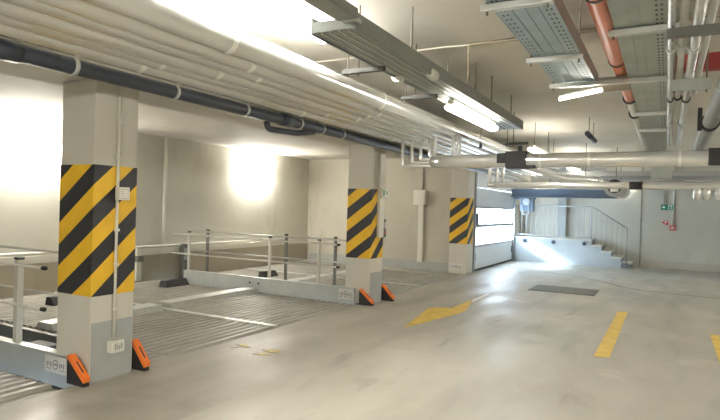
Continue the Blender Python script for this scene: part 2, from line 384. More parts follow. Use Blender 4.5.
# ------------------------------------------------------------------ car stacker platforms in the bays
def deck(name_label, xa, xb, ya, yb, z=0.0, ridge=None, stop=None, edge=True, pitch=0.125, cutx=None, cuty=None):
    """corrugated sheet with ribs along y"""
    p = thing('parking_platform', name_label, 'car stacker platform', ((xa+xb)/2, (ya+yb)/2, z-0.1), 'car stacker platforms in the left bays')
    mb = MB(); x = xa; prof = [(xa, z-0.07)]
    while x + pitch <= xb:
        prof += [(x, z-0.035), (x+pitch*.18, z), (x+pitch*.62, z), (x+pitch*.8, z-0.035)]; x += pitch
    prof += [(xb, z-0.035), (xb, z-0.07)]
    mb.prism(prof, ya, yb, 'y'); mb.build('corrugated_deck', 'deck', p)
    if edge:
        MB().box((xa, yb-0.10, z-0.11), (xb, yb+0.0, z+0.014), 0.004).build('side_rail', 'galv', p)
    if ridge:
        xr, w, ra, rb = ridge
        MB().prism([(xr, z-0.01), (xr+0.05, z+0.075), (xr+w-0.05, z+0.075), (xr+w, z-0.01)], ra, rb, 'y').build('cross_ridge', 'galv', p)
    if stop:
        sx, sa, sb = stop
        MB().prism([(sx-0.10, z+0.0), (sx-0.07, z+0.12), (sx+0.03, z+0.12), (sx+0.12, z+0.0)], sa, sb, 'y').build('wheel_stop', 'black', p)
    return p
deck('corrugated steel platform in the near bay before the first pillar', -9.2, -4.52, -2.6, 3.02, ridge=None, stop=None, edge=False)
deck('corrugated platform behind the nearest pillar, with a steel rail along its far side', -9.1, -4.46, 4.24, 6.05, ridge=(-6.82, 0.36, 4.24, 5.94), stop=(-8.05, 5.2, 5.42))
deck('corrugated platform up against the railed side beam of the middle pillar', -9.1, -4.46, 6.07, 8.14, ridge=(-6.82, 0.36, 6.10, 8.12), stop=(-8.2, 7.5, 8.05), edge=False)
deck('corrugated platform just beyond the railings of the middle pillar', -9.1, -4.46, 8.95, 10.95, ridge=(-6.82, 0.36, 8.95, 10.85), stop=(-7.75, 9.85, 10.3))
deck('farthest corrugated platform, in front of the wall with the white fuse box', -9.1, -4.46, 11.0, 13.15, ridge=(-6.82, 0.36, 11.0, 13.1), edge=False)
ap = thing('entry_apron', 'narrow corrugated steel strip at the aisle side behind the nearest pillar', 'steel strip', (-4.8, 3.95, -0.05))
mb = MB(); prof = [(-5.2, -0.07)]; x = -5.2
while x < -4.56: prof += [(x, -0.035), (x+.0225, 0), (x+.0775, 0), (x+.1, -0.035)]; x += 0.125
prof += [(-4.46, -0.035), (-4.46, -0.07)]
mb.prism(prof, 3.66, 4.22, 'y').build('corrugated_strip', 'deck', ap)
MB().box((-5.2, 3.66, -0.1), (-4.46, 3.70, -0.02)).build('edge_angle', 'galv', ap)

def side_beam(y, xa, xb, z, label, px0, px1, bolts):
    b = thing('side_beam', label, 'side beam', ((xa+xb)/2, y+0.05, 0), 'steel side beams at the pillars')
    MB().box((xa, y, -0.10), (xb, y+0.09, z), 0.004).build('web', 'beam', b)
    MB().box((xa, y-0.006, z-0.004), (xb, y+0.094, z+0.012), 0.003).build('top_flange', 'beam', b)
    for x in bolts: MB().tube([(x, y+.001, z*.62), (x, y-.014, z*.62)], 0.018, 8).build('bolt', 'black', b)
    plate(b, px0, px1, y, 0.02 if z < .22 else 0.05, z-0.015)
    return b
side_beam(3.19, -9.1, -4.55, 0.185, 'grey steel side beam running left from the nearest pillar', -4.97, -4.66, ())
side_beam(8.20, -8.4, -4.52, 0.24, 'grey steel side beam running left from the middle pillar', -4.82, -4.54, (-6.72, -6.52))

def railing(y, xs, x0, x1, z0, z1, mm, label, cap=True, rails=(0.95, 0.57), pr=0.022):
    r = thing('safety_railing', label, 'railing', ((x0+x1)/2, y, z0), 'tubular railings above the side beams')
    for x in xs:
        q = MB().box((x-pr, y-pr, z0), (x+pr, y+pr, z1), 0.004).build('post', mm, r)
        MB().box((x-pr-.003, y-pr-.003, z1-0.004), (x+pr+.003, y+pr+.003, z1+0.02), 0.003).build('post_cap', 'black', q)
    for z in rails:
        q = MB().tube([(x0, y-pr-.012, z), (x1, y-pr-.012, z)], 0.014, 8).build('rail', 'whitepost' if mm != 'darkpost' else 'galv', r)
        if cap: MB().tube([(x1-0.005, y-pr-.012, z), (x1+0.045, y-pr-.012, z)], 0.020, 8).build('end_cap', 'black', q)
    return r
railing(3.24, (-5.50, -6.75, -8.3), -8.6, -5.06, 0.20, 1.0, 'whitepost', 'light grey tubular railing on the near side beam, its rails ending in black caps', pr=0.03)
railing(3.62, (-6.62, -7.8, -8.85), -8.9, -4.95, -0.05, 1.07, 'steel', 'darker railing just behind the near light grey one', cap=False, rails=(1.05, 0.62))
railing(8.25, (-8.32, -6.32, -5.27), -8.75, -4.88, 0.255, 1.0, 'whitepost', 'light grey tubular railing on the side beam of the middle pillar')
railing(8.72, (-8.28, -6.30, -5.22), -8.75, -4.98, -0.05, 1.03, 'darkpost', 'dark post railing standing just behind the light one by the middle pillar', cap=False, rails=(1.0, 0.60))
MBg = MB().box((-8.8, 8.66, -0.08), (-4.9, 8.80, 0.10)).build('side_beam', 'darkpost', None, (-6.8, 8.72, -0.08))
tag(MBg, 'dark low sill beam under the dark post railing by the middle pillar', 'side beam')
MBg = MB().box((-9.1, 4.14, -0.32), (-5.25, 4.22, -0.02)).build('side_beam', 'darkpost', None, (-7.2, 4.18, -0.3))
tag(MBg, 'grey steel edge beam facing the pit gap behind the nearest pillar', 'side beam')
mu = thing('drive_unit', 'dark machine block down in the gap behind the near side beam', 'machine', (-6.2, 3.85, -0.5))
MB().box((-6.42, 3.72, -0.55), (-6.02, 4.05, -0.06), 0.03).build('motor_block', 'black', mu)
MB().tube([(-6.02, 3.88, -0.2), (-5.8, 3.88, -0.2)], 0.07, 12).build('shaft_end', 'darkpost', mu)
MB().box((-6.5, 3.7, -1.4), (-5.95, 4.07, -0.55)).build('plinth', 'darkvoid', mu)
mu = thing('lift_post', 'short steel lift mast at the left wall, below the vertical wall conduit', 'lift mast', (-9.1, 8.0, 0))
MB().box((-9.19, 7.62, 0.02), (-9.07, 7.74, 0.66), 0.01).build('mast', 'whitepost', mu)
MB().box((-9.19, 7.60, 0.40), (-9.03, 7.76, 0.52), 0.01).build('carriage', 'darkpost', mu)
mu = thing('lift_post', 'short dark steel lift mast at the left wall beside the light railing end', 'lift mast', (-9.1, 8.6, 0))
MB().box((-9.19, 8.84, -0.1), (-9.05, 8.93, 0.70), 0.01).build('mast', 'darkpost', mu)
MB().box((-9.05, 8.83, 0.36), (-8.97, 8.94, 0.62), 0.01).build('carriage', 'steel', mu)
o = MB().tube([(-9.17, -5.9, 0.68), (-9.17, 13.8, 0.68)], 0.025, 8).build('wall_pipe', 'white', None, (-9.17, 4, 0.68))
tag(o, 'thin pale pipe lying along the ledge of the left wall', 'pipe')
o = MB().tube([(-9.255, 8.44, 0.69), (-9.255, 8.44, 2.95)], 0.04, 10).build('wall_conduit', 'white', None, (-9.255, 8.44, 0.69))
tag(o, 'white vertical conduit on the left wall, right of the nearest pillar', 'conduit')

# ------------------------------------------------------------------ orange corner buffers
def buffer(x0, y, h, l, w_, label):
    b = thing('corner_buffer', label, 'kerb buffer', (x0, y, 0), 'orange corner buffers at the pillar feet')
    MB().prism([(x0, 0.0), (x0, h), (x0+l, 0.035), (x0+l, 0.0)], y-w_/2, y+w_/2, 'y').build('wedge', 'black', b)
    n = Vector((h-0.035, 0, l)).normalized(); d = Vector((l, 0, -(h-0.035))).normalized()
    A = Vector((x0, 0, h)); L = math.hypot(l, h-.035)
    def q(t, e): v = A + d*t + n*e; return (v.x, v.z)
    f = MB().prism([q(-0.005, 0), q(0.0, 0.035), q(L-0.02, 0.035), q(L, 0.0)], y-w_/2-.004, y+w_/2+.004, 'y').build('orange_face', 'orange', b)
    MB().prism([q(L*.30, 0.030), q(L*.30, 0.037), q(L*.72, 0.037), q(L*.72, 0.030)], y-w_*.12, y+w_*.12, 'y').build('slot', 'dirt', f)
    return b
buffer(-4.53, 3.13, 0.225, 0.225, 0.055, 'orange sloping buffer in front of the nearest pillar')
buffer(-4.455, 3.73, 0.255, 0.19, 0.06, 'orange sloping buffer with black side behind the nearest pillar')
buffer(-4.40, 8.18, 0.235, 0.24, 0.06, 'orange sloping buffer in front of the middle pillar')
buffer(-4.30, 8.80, 0.255, 0.22, 0.07, 'orange and black buffer behind the middle pillar')

# ------------------------------------------------------------------ electrical boxes and conduits on pillars
o = MB().tube([(XP+.017, 3.42, 0.36), (XP+.017, 3.42, 2.62)], 0.013, 8).build('pillar_conduit', 'white', None, (XP+.017, 3.42, 0.36))
tag(o, 'thin white conduit running down the aisle face of the nearest pillar', 'conduit')
def clips(ys, x, y, parent):
    for z in ys: MB().box((x-.005, y-.022, z-.012), (x+.018, y+.022, z+.012), .003).build('clip', 'white', parent)
clips((0.62, 1.02, 1.33, 1.98, 2.3), XP+.017, 3.42, o)
b = thing('junction_box', 'small pale perforated box on the nearest pillar, halfway up the stripes', 'junction box', (XP, 3.44, 1.66))
MB().box((XP+.030, 3.385, 1.60), (XP+.10, 3.485, 1.715), 0.006).build('housing', 'white', b)
hb = MB()
for i in range(5):
    for j in range(5):
        if i in (0, 4) or j in (0, 4) or (i, j) == (1, 2): hb.box((XP+.099, 3.395+.017*i, 1.612+.02*j), (XP+.1015, 3.402+.017*i, 1.621+.02*j))
hb.build('hole_row', 'plateink', b)
b = thing('junction_box', 'small pale switch box at the lower end of the nearest pillar conduit', 'junction box', (XP, 3.42, 0.28))
MB().box((XP+.004, 3.36, 0.235), (XP+.075, 3.49, 0.345), 0.006).build('housing', 'white', b)
cv = MB().box((XP+.074, 3.375, 0.25), (XP+.080, 3.475, 0.33), 0.003).build('cover', 'plate', b)
ib = MB()
for k in range(4): ib.box((XP+.079, 3.385+.022*k, 0.262+.008*(k % 2)), (XP+.0815, 3.397+.022*k, 0.318-.01*(k % 3)))
ib.build('marking', 'plateink', cv)
o = MB().box((XP2+.004, 8.43, 1.10), (XP2+.055, 8.60, 2.50), 0.006).build('cable_duct', 'white', None, (XP2, 8.5, 1.1))
tag(o, 'wide white cable duct down the aisle face of the middle pillar', 'cable duct')
o = MB().tube([(XP2+.015, 8.34, 1.9), (XP2+.015, 8.34, 2.52)], 0.014, 8).build('pillar_conduit', 'white', None, (XP2+.015, 8.34, 1.9))
tag(o, 'thin pale conduit beside the white duct on the middle pillar', 'conduit')
b = thing('key_switch', 'small pale switch box with green marks on the middle pillar duct', 'switch', (XP2+.06, 8.5, 1.8))
MB().box((XP2+.055, 8.42, 1.76), (XP2+.10, 8.64, 1.93), 0.006).build('housing', 'white', b)
MB().box((XP2+.099, 8.45, 1.80), (XP2+.102, 8.50, 1.90)).build('green_mark', 'green', b)
MB().box((XP2+.099, 8.57, 1.82), (XP2+.102, 8.61, 1.88)).build('green_mark', 'green', b)
b = thing('control_handset', 'small dark control handset hanging under the middle pillar duct', 'control box', (XP2+.03, 8.56, 1.2))
MB().box((XP2+.004, 8.606, 1.10), (XP2+.06, 8.685, 1.40), 0.008).build('housing', 'darkpost', b)
MB().box((XP2+.059, 8.62, 1.25), (XP2+.064, 8.67, 1.36)).build('faceplate', 'plate', b)
MB().tube([(XP2+.07, 8.645, 1.18), (XP2+.055, 8.645, 1.18)], 0.015, 10).build('knob', 'red', b)
b = thing('fuse_box', 'white fuse box on the wall between the middle and far pillars', 'fuse box', (-5.7, 13.85, 1.7))
MB().box((-5.88, 13.74, 1.70), (-5.54, 13.9, 2.09), 0.012).build('housing', 'white', b)
MB().box((-5.86, 13.732, 1.72), (-5.56, 13.742, 2.07), 0.004).build('lid', 'white', b)
o = MB().box((-5.76, 13.82, 0.20), (-5.62, 13.9, 1.70), 0.006).build('cable_duct', 'white', None, (-5.69, 13.86, 0.2))
tag(o, 'white cable duct from the wall fuse box down to near the floor', 'cable duct')
o = MB().tube([(-5.69, 13.87, 2.09), (-5.69, 13.87, 2.95)], 0.025, 8).build('wall_conduit', 'whitepost', None, (-5.69, 13.87, 2.09))
tag(o, 'grey conduit rising from the wall fuse box', 'conduit')

# back wall: exit sign, call point
b = thing('exit_sign', 'green emergency exit sign with white figure on the back wall', 'sign', (-0.02, 19.46, 1.87))
MB().box((-0.17, 19.40, 1.78), (0.15, 19.44, 1.94), 0.004).build('panel', 'green', b)
MB().box((0.02, 19.395, 1.80), (0.12, 19.401, 1.92)).build('door_pictogram', 'signwhite', b)
pg = MB().box((0.045, 19.393, 1.805), (0.095, 19.396, 1.895)); pg.build('door_opening', 'green', b)
ar = MB().prism([(-0.145, 1.86), (-0.085, 1.90), (-0.085, 1.875), (-0.05, 1.875), (-0.05, 1.845), (-0.085, 1.845), (-0.085, 1.82)], 19.395, 19.401, 'y'); ar.build('arrow_pictogram', 'signwhite', b)
MB().box((-0.10, 19.43, 1.94), (-0.06, 19.5, 2.3)).build('bracket', 'steel', b)
o = MB().tube([(0.17, 19.47, 1.30), (0.17, 19.47, 3.1)], 0.028, 8).build('wall_conduit', 'whitepost', None, (0.17, 19.47, 1.3))
tag(o, 'pale vertical conduit on the back wall above the red call point', 'conduit')
b = thing('fire_call_point', 'red fire call point box at the lower end of the back wall conduit', 'call point', (0.16, 19.47, 1.22))
MB().box((0.08, 19.42, 1.16), (0.24, 19.5, 1.32), 0.01).build('housing', 'red', b)
MB().box((0.115, 19.412, 1.195), (0.205, 19.422, 1.285), 0.004).build('glass_panel', 'plate', b)
b = thing('fire_sign', 'small tilted red and white notice beside the red call point', 'sign', (-0.04, 19.49, 1.4))
MB().prism([(-0.12, 1.42), (0.02, 1.46), (0.05, 1.34), (-0.03, 1.32), (-0.05, 1.38), (-0.11, 1.36)], 19.488, 19.5, 'y').build('panel', 'red', b)
MB().box((-0.05, 19.485, 1.385), (0.0, 19.4885, 1.43)).build('pictogram', 'signwhite', b)

# ------------------------------------------------------------------ floor markings
def flat(poly, m, name, label, cat, group=None, z=0.002):
    cx = sum(p[0] for p in poly)/len(poly); cy = sum(p[1] for p in poly)/len(poly)
    o = MB().prism(poly, 0.0, z, 'z').build(name, m, None, (cx, cy, 0)); return tag(o, label, cat, group)
flat([(-3.05, 6.93), (-3.35, 8.58), (-3.20, 8.75), (-3.04, 8.80), (-3.02, 9.95), (-2.90, 9.35), (-2.78, 8.80), (-2.77, 8.45)], 'yellow', 'floor_arrow', 'yellow painted arrow on the floor beside the middle pillar', 'floor marking')
flat([(-3.03, 9.95), (-2.99, 10.8), (-2.95, 10.75), (-2.93, 9.55)], 'whitepaint', 'paint_streak', 'worn white paint streak trailing from the yellow arrow', 'floor marking', z=0.0018)
flat([(-0.68, 6.82), (-0.52, 6.90), (-0.52, 10.3), (-0.67, 10.2)], 'yellow', 'floor_line', 'yellow painted bay line in the middle of the floor, below the cover plate', 'floor marking', 'yellow bay lines')
flat([(0.545, 5.0), (0.66, 5.0), (0.66, 9.1), (0.56, 9.05)], 'yellow', 'floor_line', 'yellow painted bay line running off the right edge of the photo', 'floor marking', 'yellow bay lines')
for k, (poly, lab) in enumerate((([(-4.2, 4.82), (-4.1, 5.0), (-4.14, 4.91)], 0), ([(-4.27, 4.99), (-4.22, 5.06), (-4.05, 4.98), (-4.08, 4.93)], 0), ([(-3.84, 4.76), (-3.78, 4.87), (-3.64, 4.84), (-3.72, 4.78)], 1), ([(-3.86, 4.95), (-3.82, 5.03), (-3.70, 5.06), (-3.62, 4.95), (-3.72, 4.91)], 1))):
    flat(poly, 'paleyellow', 'paint_mark', ('faint yellow paint dabs nearest the platform edge', 'faint yellow paint dabs on the floor right of the other pair')[lab], 'paint mark', ('left yellow dabs', 'right yellow dabs')[lab])
c = thing('cover_plate', 'dark steel cover plate set in the floor in front of the landing', 'cover plate', (-1.8, 12.3, 0))
MB().box((-2.46, 11.82, 0), (-1.2, 12.85, 0.006), 0.002).build('frame', 'grate', c)
for k in range(3): MB().box((-2.42+.41*k, 11.87, 0.005), (-2.03+.41*k, 12.80, 0.009)).build('lid', 'grate', c)
def ribbon(pts, w_, m, name, label, cat):
    L = []; R = []
    for i, p in enumerate(pts):
        a = Vector(pts[max(0, i-1)]); b = Vector(pts[min(len(pts)-1, i+1)]); t = (b-a).normalized(); n = Vector((-t.y, t.x))
        ww = w_*(0.75+0.5*random.random()); L.append(tuple(Vector(p)+n*ww/2)); R.append(tuple(Vector(p)-n*ww/2))
    mb = MB()
    for i in range(len(pts)-1): mb.prism([L[i], L[i+1], R[i+1], R[i]], 0, 0.0015, 'z')
    o = mb.build(name, m, None, (pts[0][0], pts[0][1], 0)); return tag(o, label, cat)
ribbon([(-2.83, 15.71), (-2.0, 15.17), (-1.36, 14.6), (-0.82, 13.77), (-0.36, 13.4), (0.45, 13.25), (1.2, 13.24), (3, 13.3)], 0.15, 'crack', 'floor_joint', 'dark curved joint across the far floor, right of the cover plate', 'floor joint')
ribbon([(-5.4, 13.5), (-4.4, 13.45), (-4.0, 13.6)], 0.04, 'crack', 'floor_joint', 'short dark floor joint beside the far pillar foot', 'floor joint')

# ------------------------------------------------------------------ ceiling pipes
order = ('first', 'second', 'third', 'fourth', 'fifth', 'sixth', 'seventh')
for i in range(6):
    x = -3.79+0.209*i; r = 0.100; z = 2.735+(0.012 if i % 2 else 0)
    p = thing('insulated_pipe', 'silver foil covered pipe, %s from the left in the bundle under the ceiling' % order[i], 'pipe', (x, 6, z), 'foil covered pipes in the ceiling bundle')
    MB().tube([(x, -5.9, z), (x, 0, z), (x, 6, z), (x, 12, z), (x, 16.6, z)], r, 20).build('jacket', 'foil', p)
    for k in range(7):
        y = 1.1+2.35*k+random.uniform(-.5, .5)
        MB().tube([(x, y, z), (x, y+0.05, z)], r+0.002, 20, cap=False).build('joint_tape', 'foil_bright', p)
def hanger_bar(y, x0, x1, z, ztop, m, label, grp='trapeze hangers under the ceiling', zs=0.04, rods=None, d=0.04):
    h = thing('trapeze_hanger', label, 'hanger bracket', ((x0+x1)/2, y, z), grp)
    MB().box((x0, y-d/2, z-zs), (x1, y+d/2, z), 0.004).build('bar', m, h)
    for x in (rods or (x0+.03, x1-.03)): MB().tube([(x, y, z-zs-.02), (x, y, ztop)], 0.0065, 6).build('rod', 'rod', h)
    return h
for k, (y, lab) in enumerate(((3.72, 'nearest short bar hanger beside the bundle, under the trunking near its bend'), (4.8, 'second short bar hanger under the trunking, before the lit lamp'), (8.6, 'third bar hanger carrying the foil pipe bundle, beyond the big pipe'), (12.0, 'farthest bar hanger under the foil pipe bundle'))):
    hanger_bar(y, -2.2, -1.85, 2.64, 3.10 if y > 4.98 else 3.116, 'bracketgrey', lab, zs=0.035, rods=(-2.16, -2.07))
# dark drain pipe
dp = thing('drain_pipe', 'dark slate drain pipe running along the tops of the pillars', 'pipe', (-3.98, 5, 2.6))
MB().tube([(-3.98, -5.9, 2.605), (-3.98, 4, 2.60), (-3.98, 13.8, 2.575)], 0.062, 18).build('pipe_run', 'darkpipe', dp)
for y in (0.6, 2.71, 3.71, 4.69, 5.7, 6.2, 6.72, 8.6, 11.0):
    q = MB().tube([(-3.98, y-.016, 2.598), (-3.98, y+.016, 2.598)], 0.070, 18).build('clamp', 'galv', dp)
    MB().tube([(-3.98, y, 2.66), (-3.98, y, 3.14)], 0.008, 6).build('hanger_rod', 'galv', q)
for y in (2.2, 5.42): MB().tube([(-3.98, y-.10, 2.598), (-3.98, y+.10, 2.598)], 0.072, 18).build('socket', 'darkpipe', dp)
MB().tube(bend([(-4.10, 5.22, 2.56), (-4.10, 5.24, 2.475), (-4.06, 5.75, 2.49), (-3.99, 6.05, 2.54)], 0.06), 0.036, 12).build('branch', 'darkpipe', dp)

# big cross pipe with drops from the bundle
bp = thing('insulated_pipe', 'big silver insulated pipe crossing the aisle below the ceiling', 'pipe', (-1, 7.7, 2.28))
yb_, zb_ = 7.7, 2.285
MB().tube([(-3.02, yb_, zb_), (-2.80, yb_, zb_), (0, yb_, zb_), (3, yb_, zb_), (5.9, yb_, zb_)], 0.097, 22, radii=[0.08, 0.097, 0.097, 0.097, 0.097]).build('jacket', 'foil', bp)
for x in (-1.5, -0.9, 0.1, 1.2): MB().tube([(x, yb_, zb_), (x+.03, yb_, zb_)], 0.0995, 22, cap=False).build('joint_tape', 'foil_bright', bp)
vb = MB().box((-1.93, yb_-.12, zb_-.11), (-1.66, yb_+.12, zb_+.12), 0.02).build('valve_body', 'black', bp)
MB().box((-2.05, yb_-.10, zb_-.04), (-1.93, yb_+.10, zb_+.10), 0.015).build('flange', 'black', vb)
MB().box((-1.66, yb_-.10, zb_-.10), (-1.54, yb_+.10, zb_-.07), 0.01).build('foot', 'black', vb)
MB().tube([(-1.76, yb_, zb_+.11), (-1.76, yb_, zb_+.20)], 0.03, 12).build('valve_stem', 'black', vb)
MB().box((0.40, yb_-.105, zb_-.09), (0.62, yb_+.105, zb_+.11), 0.01).build('coupling', 'black', bp)
for i, x in enumerate((-3.48, -3.33, -3.19, -3.05)):
    o = thing('drop_pipe', '%s thin foil pipe rising at the left end of the big cross pipe' % ('leftmost', 'second', 'third', 'fourth')[i], 'pipe', (x, yb_-.02, 2.3), 'foil drop pipes left of the big cross pipe')
    MB().tube(bend([(x, yb_-.02, 2.62), (x, yb_-.02, 2.225+.047*i), (-3.02, yb_-.02, 2.225+.047*i)], 0.02), 0.022, 10).build('pipe_run', 'foil_bright', o)
for i, x in enumerate((-2.98, -2.70, -2.62)):
    o = MB().tube([(x, yb_, 2.30), (x, yb_, 2.68)], 0.032, 12).build('drop_pipe', 'foil_bright', None, (x, yb_, 2.3))
    tag(o, ('bright foil pipe standing on the left tip of the big cross pipe', 'left one of the two bright foil pipes close together over the big cross pipe', 'right one of the two bright foil pipes close together over the big cross pipe')[i], 'pipe', 'foil drop pipes over the big cross pipe')

# far cross pipe
fp = thing('insulated_pipe', 'slim silver cross pipe farther back, below the big one', 'pipe', (-0.5, 11.6, 2.13))
MB().tube([(-3.3, 11.6, 2.14), (-3.15, 11.6, 2.14), (-.62, 11.6, 2.14), (2, 11.6, 2.14), (5.9, 11.6, 2.14)], 0.068, 18, radii=[0.04, 0.068, 0.068, 0.068, 0.068]).build('jacket', 'foil', fp)
MB().tube([(-0.63, 11.6, 2.14), (-0.41, 11.6, 2.14)], 0.074, 18).build('coupling', 'black', fp)
for i, x in enumerate((-3.26, -3.10, -2.98)):
    o = MB().tube([(x, 11.6, 2.15), (x, 11.6, 2.68)], 0.036, 12).build('drop_pipe', 'foil_bright', None, (x, 11.6, 2.15))
    tag(o, '%s bright foil drop pipe at the left end of the slim far cross pipe' % ('leftmost', 'middle', 'rightmost')[i], 'pipe', 'foil drop pipes of the far cross pipe')
for i, x in enumerate((0.45, 0.60, 0.78)):
    o = thing('pipe_stub', '%s shiny foil stub hanging under the slim far cross pipe at right' % ('leftmost', 'middle', 'rightmost')[i], 'pipe', (x, 11.6, 1.95), 'foil stubs at the right')
    MB().tube([(x, 11.55, 2.10), (x, 11.55, 2.0), (x, 11.60, 1.95), (x, 11.70, 1.93)], 0.055, 14, radii=[0.055, 0.06, 0.06, 0.05]).build('elbow', 'foil_bright', o)
o = thing('vent_duct', 'round silver duct with a dark open end hanging over the steps', 'duct', (-1.02, 13.5, 2.17))
MB().tube([(-1.02, 13.42, 2.19), (-1.02, 15.6, 2.19)], 0.20, 24).build('duct_shell', 'foil', o)
MB().tube([(-1.02, 13.40, 2.19), (-1.02, 13.46, 2.19)], 0.215, 24).build('end_ring', 'steel', o)
MB().tube([(-1.02, 13.39, 2.21), (-1.02, 13.41, 2.21)], 0.15, 24).build('open_end', 'black', o)
MB().box((-1.10, 13.38, 2.09), (-0.94, 13.395, 2.17)).build('motor', 'foil_bright', o)
for y in (13.8, 15.2): MB().tube([(-1.02, y, 2.38), (-1.02, y, 3.1)], 0.01, 6).build('hanger_rod', 'rod', o)
o = thing('flexible_duct', 'crumpled bright foil duct curving off the pipe bundle above the track beam', 'duct', (-2.0, 13, 2.4))
pts = bend([(-2.5, 12.1, 2.56), (-2.1, 12.6, 2.36), (-1.30, 13.0, 2.30)], 0.25, 8); rad = [0.085+0.012*(k % 2) for k in range(len(pts))]
MB().tube(pts, 0.09, 16, radii=rad).build('duct_body', 'foil_bright', o)
MB().tube([(-1.31, 13.0, 2.30), (-1.24, 13.02, 2.30)], 0.10, 16).build('collar', 'foil', o)
MB().tube([(-1.55, 12.9, 2.36), (-1.55, 12.9, 3.1)], 0.007, 6).build('hanger_rod', 'rod', o)

# far dark cross tray and its clutter
o = thing('cable_tray', 'dark cross tray hanging far back above the slim cross pipe', 'cable tray', (0.5, 14.8, 2.5))
MB().box((-2.3, 14.6, 2.52), (5.9, 15.0, 2.55)).build('tray_base', 'darkpost', o)
for y in (14.6, 15.0): MB().box((-2.3, y-.01, 2.50), (5.9, y+.01, 2.62)).build('side_rail', 'steel', o)
for x in (-1.9, -1.3, -0.3, 0.3, 1.4):
    MB().tube([(x, 14.8, 2.54), (x, 14.8, 3.1)], 0.012, 6).build('hanger_rod', 'whitepost', o)
for i, (z, y) in enumerate(((2.42, 16.2), (2.58, 16.8))):
    o = MB().box((-1.6, y-.1, z-.05), (5.9, y+.1, z+.05), 0.01).build('steel_channel', 'steel', None, (1, y, z))
    tag(o, ('lower grey steel channel crossing in front of the back wall', 'upper grey steel channel crossing in front of the back wall')[i], 'channel')
o = thing('drop_duct', 'grey sheet metal drop at the far end of the wide cable tray', 'duct', (-0.1, 11.2, 2.3))
MB().box((-0.27, 11.0, 2.22), (0.05, 11.3, 2.72), 0.01).build('casing', 'tray', o)
MB().box((-0.30, 10.98, 2.66), (0.08, 11.32, 2.70), 0.004).build('collar', 'galv', o)

# ------------------------------------------------------------------ cable trays on the right
def slotted(base, xs):
    m = M[base].copy(); m.name = base+'_slotted'; nt = m.node_tree; b = nt.nodes['Principled BSDF']
    old = b.inputs['Base Color'].links[0].from_socket
    tc = nt.nodes.new('ShaderNodeTexCoord'); sp = nt.nodes.new('ShaderNodeSeparateXYZ'); nt.links.new(tc.outputs['Object'], sp.inputs[0])
    def mth(op, a, b_):
        n = nt.nodes.new('ShaderNodeMath'); n.operation = op
        for i, v in enumerate((a, b_)):
            if isinstance(v, (int, float)): n.inputs[i].default_value = v
            else: nt.links.new(v, n.inputs[i])
        return n.outputs[0]
    row = None
    for xx in xs:
        k = mth('LESS_THAN', mth('ABSOLUTE', mth('SUBTRACT', sp.outputs['X'], xx), 0), 0.006)
        row = k if row is None else mth('MAXIMUM', row, k)
    f = mth('LESS_THAN', mth('FRACT', mth('DIVIDE', sp.outputs['Y'], 0.08), 0), 0.42)
    c = mixrgb(nt, 'MIX', mth('MULTIPLY', row, f), old, (0.05, 0.05, 0.045))
    nt.links.new(c, b.inputs['Base Color'])
    return m
def tray(x0, x1, y0, y1, z, h, m, label, perf, cables=()):
    t = thing('cable_tray', label, 'cable tray', ((x0+x1)/2, (y0+y1)/2, z))
    MB().box((x0, y0, z), (x1, y1, z+.004)).build('tray_base', slotted(m, [xx-(x0+x1)/2 for xx in perf]), t)
    for x in (x0, x1): MB().box((x-.004, y0, z-.002), (x+.004, y1, z+h)).build('side_rail', m, t)
    rl = MB()
    for xx in ((x0*.72+x1*.28), (x0*.5+x1*.5), (x0*.28+x1*.72)): rl.box((xx-.004, y0, z-.004), (xx+.004, y1, z+.001))
    rl.build('stiffening_rib', m, t)
    for k, (xx, r) in enumerate(cables): MB().tube([(xx, y0, z+.004+r), (xx, y1, z+.004+r)], r, 8).build('cable', 'dirt', t)
    return t
tray(-0.865, -0.555, -5.5, 5.25, 2.70, 0.10, 'trayblue', 'bluish perforated cable tray ending at the short bright lamp', (-0.84, -0.815, -0.605, -0.58), ((-.62, .015), (-.585, .012), (-.70, .014)))
tray(-0.30, -0.03, -5.5, 11.0, 2.70, 0.10, 'tray', 'wide greenish grey cable tray beside the orange pipe', (-0.08, -0.055), ((-.20, .015), (-.12, .013)))
for y, x0, x1, lab in ((2.95, -0.90, -0.53, 'nearest crossbar under the bluish cable tray'), (4.10, -0.91, -0.53, 'middle crossbar under the bluish cable tray'), (5.0, -0.91, 0.02, 'long crossbar under the far end of the bluish tray and the wide tray')):
    hanger_bar(y, x0, x1, 2.69, 3.116 if y < 4.98 else 3.1, 'galv', lab, 'crossbars under the cable trays', 0.035, d=0.045)
for y, lab in ((3.66, 'near crossbar under the wide greenish tray and orange pipe'), (6.7, 'crossbar under the wide tray beyond the lamp'), (8.0, 'crossbar under the wide tray just past the big cross pipe'), (2.3, 'closest crossbar under the wide greenish tray')):
    hanger_bar(y, -0.34, 0.03, 2.69, 3.116 if y < 4.98 else 3.1, 'galv', lab, 'crossbars under the cable trays', 0.035, d=0.045)
op_ = thing('sprinkler_pipe', 'orange red pipe with dark collars left of the wide cable tray', 'pipe', (-0.37, 5, 2.79))
MB().tube([(-0.372, -5.5, 2.80), (-0.372, 4.75, 2.80)], 0.062, 16).build('pipe_run', 'orangepipe', op_)
MB().tube([(-0.372, 4.75, 2.80), (-0.368, 6.4, 2.80)], 0.050, 16).build('pipe_run', 'orangepipe', op_)
MB().tube([(-0.368, 6.4, 2.80), (-0.368, 11.5, 2.80)], 0.045, 16).build('pipe_run', 'whitepost', op_)
for y in (3.25, 4.75, 6.4, 7.4): MB().tube([(-0.372, y, 2.80), (-0.372, y+.03, 2.80)], 0.066, 16).build('collar', 'dirt', op_)
for y in (3.1, 4.4, 7.0): MB().tube([(-0.43, y, 2.80), (-0.43, y, 3.14)], 0.006, 6).build('hanger_rod', 'rod', op_)
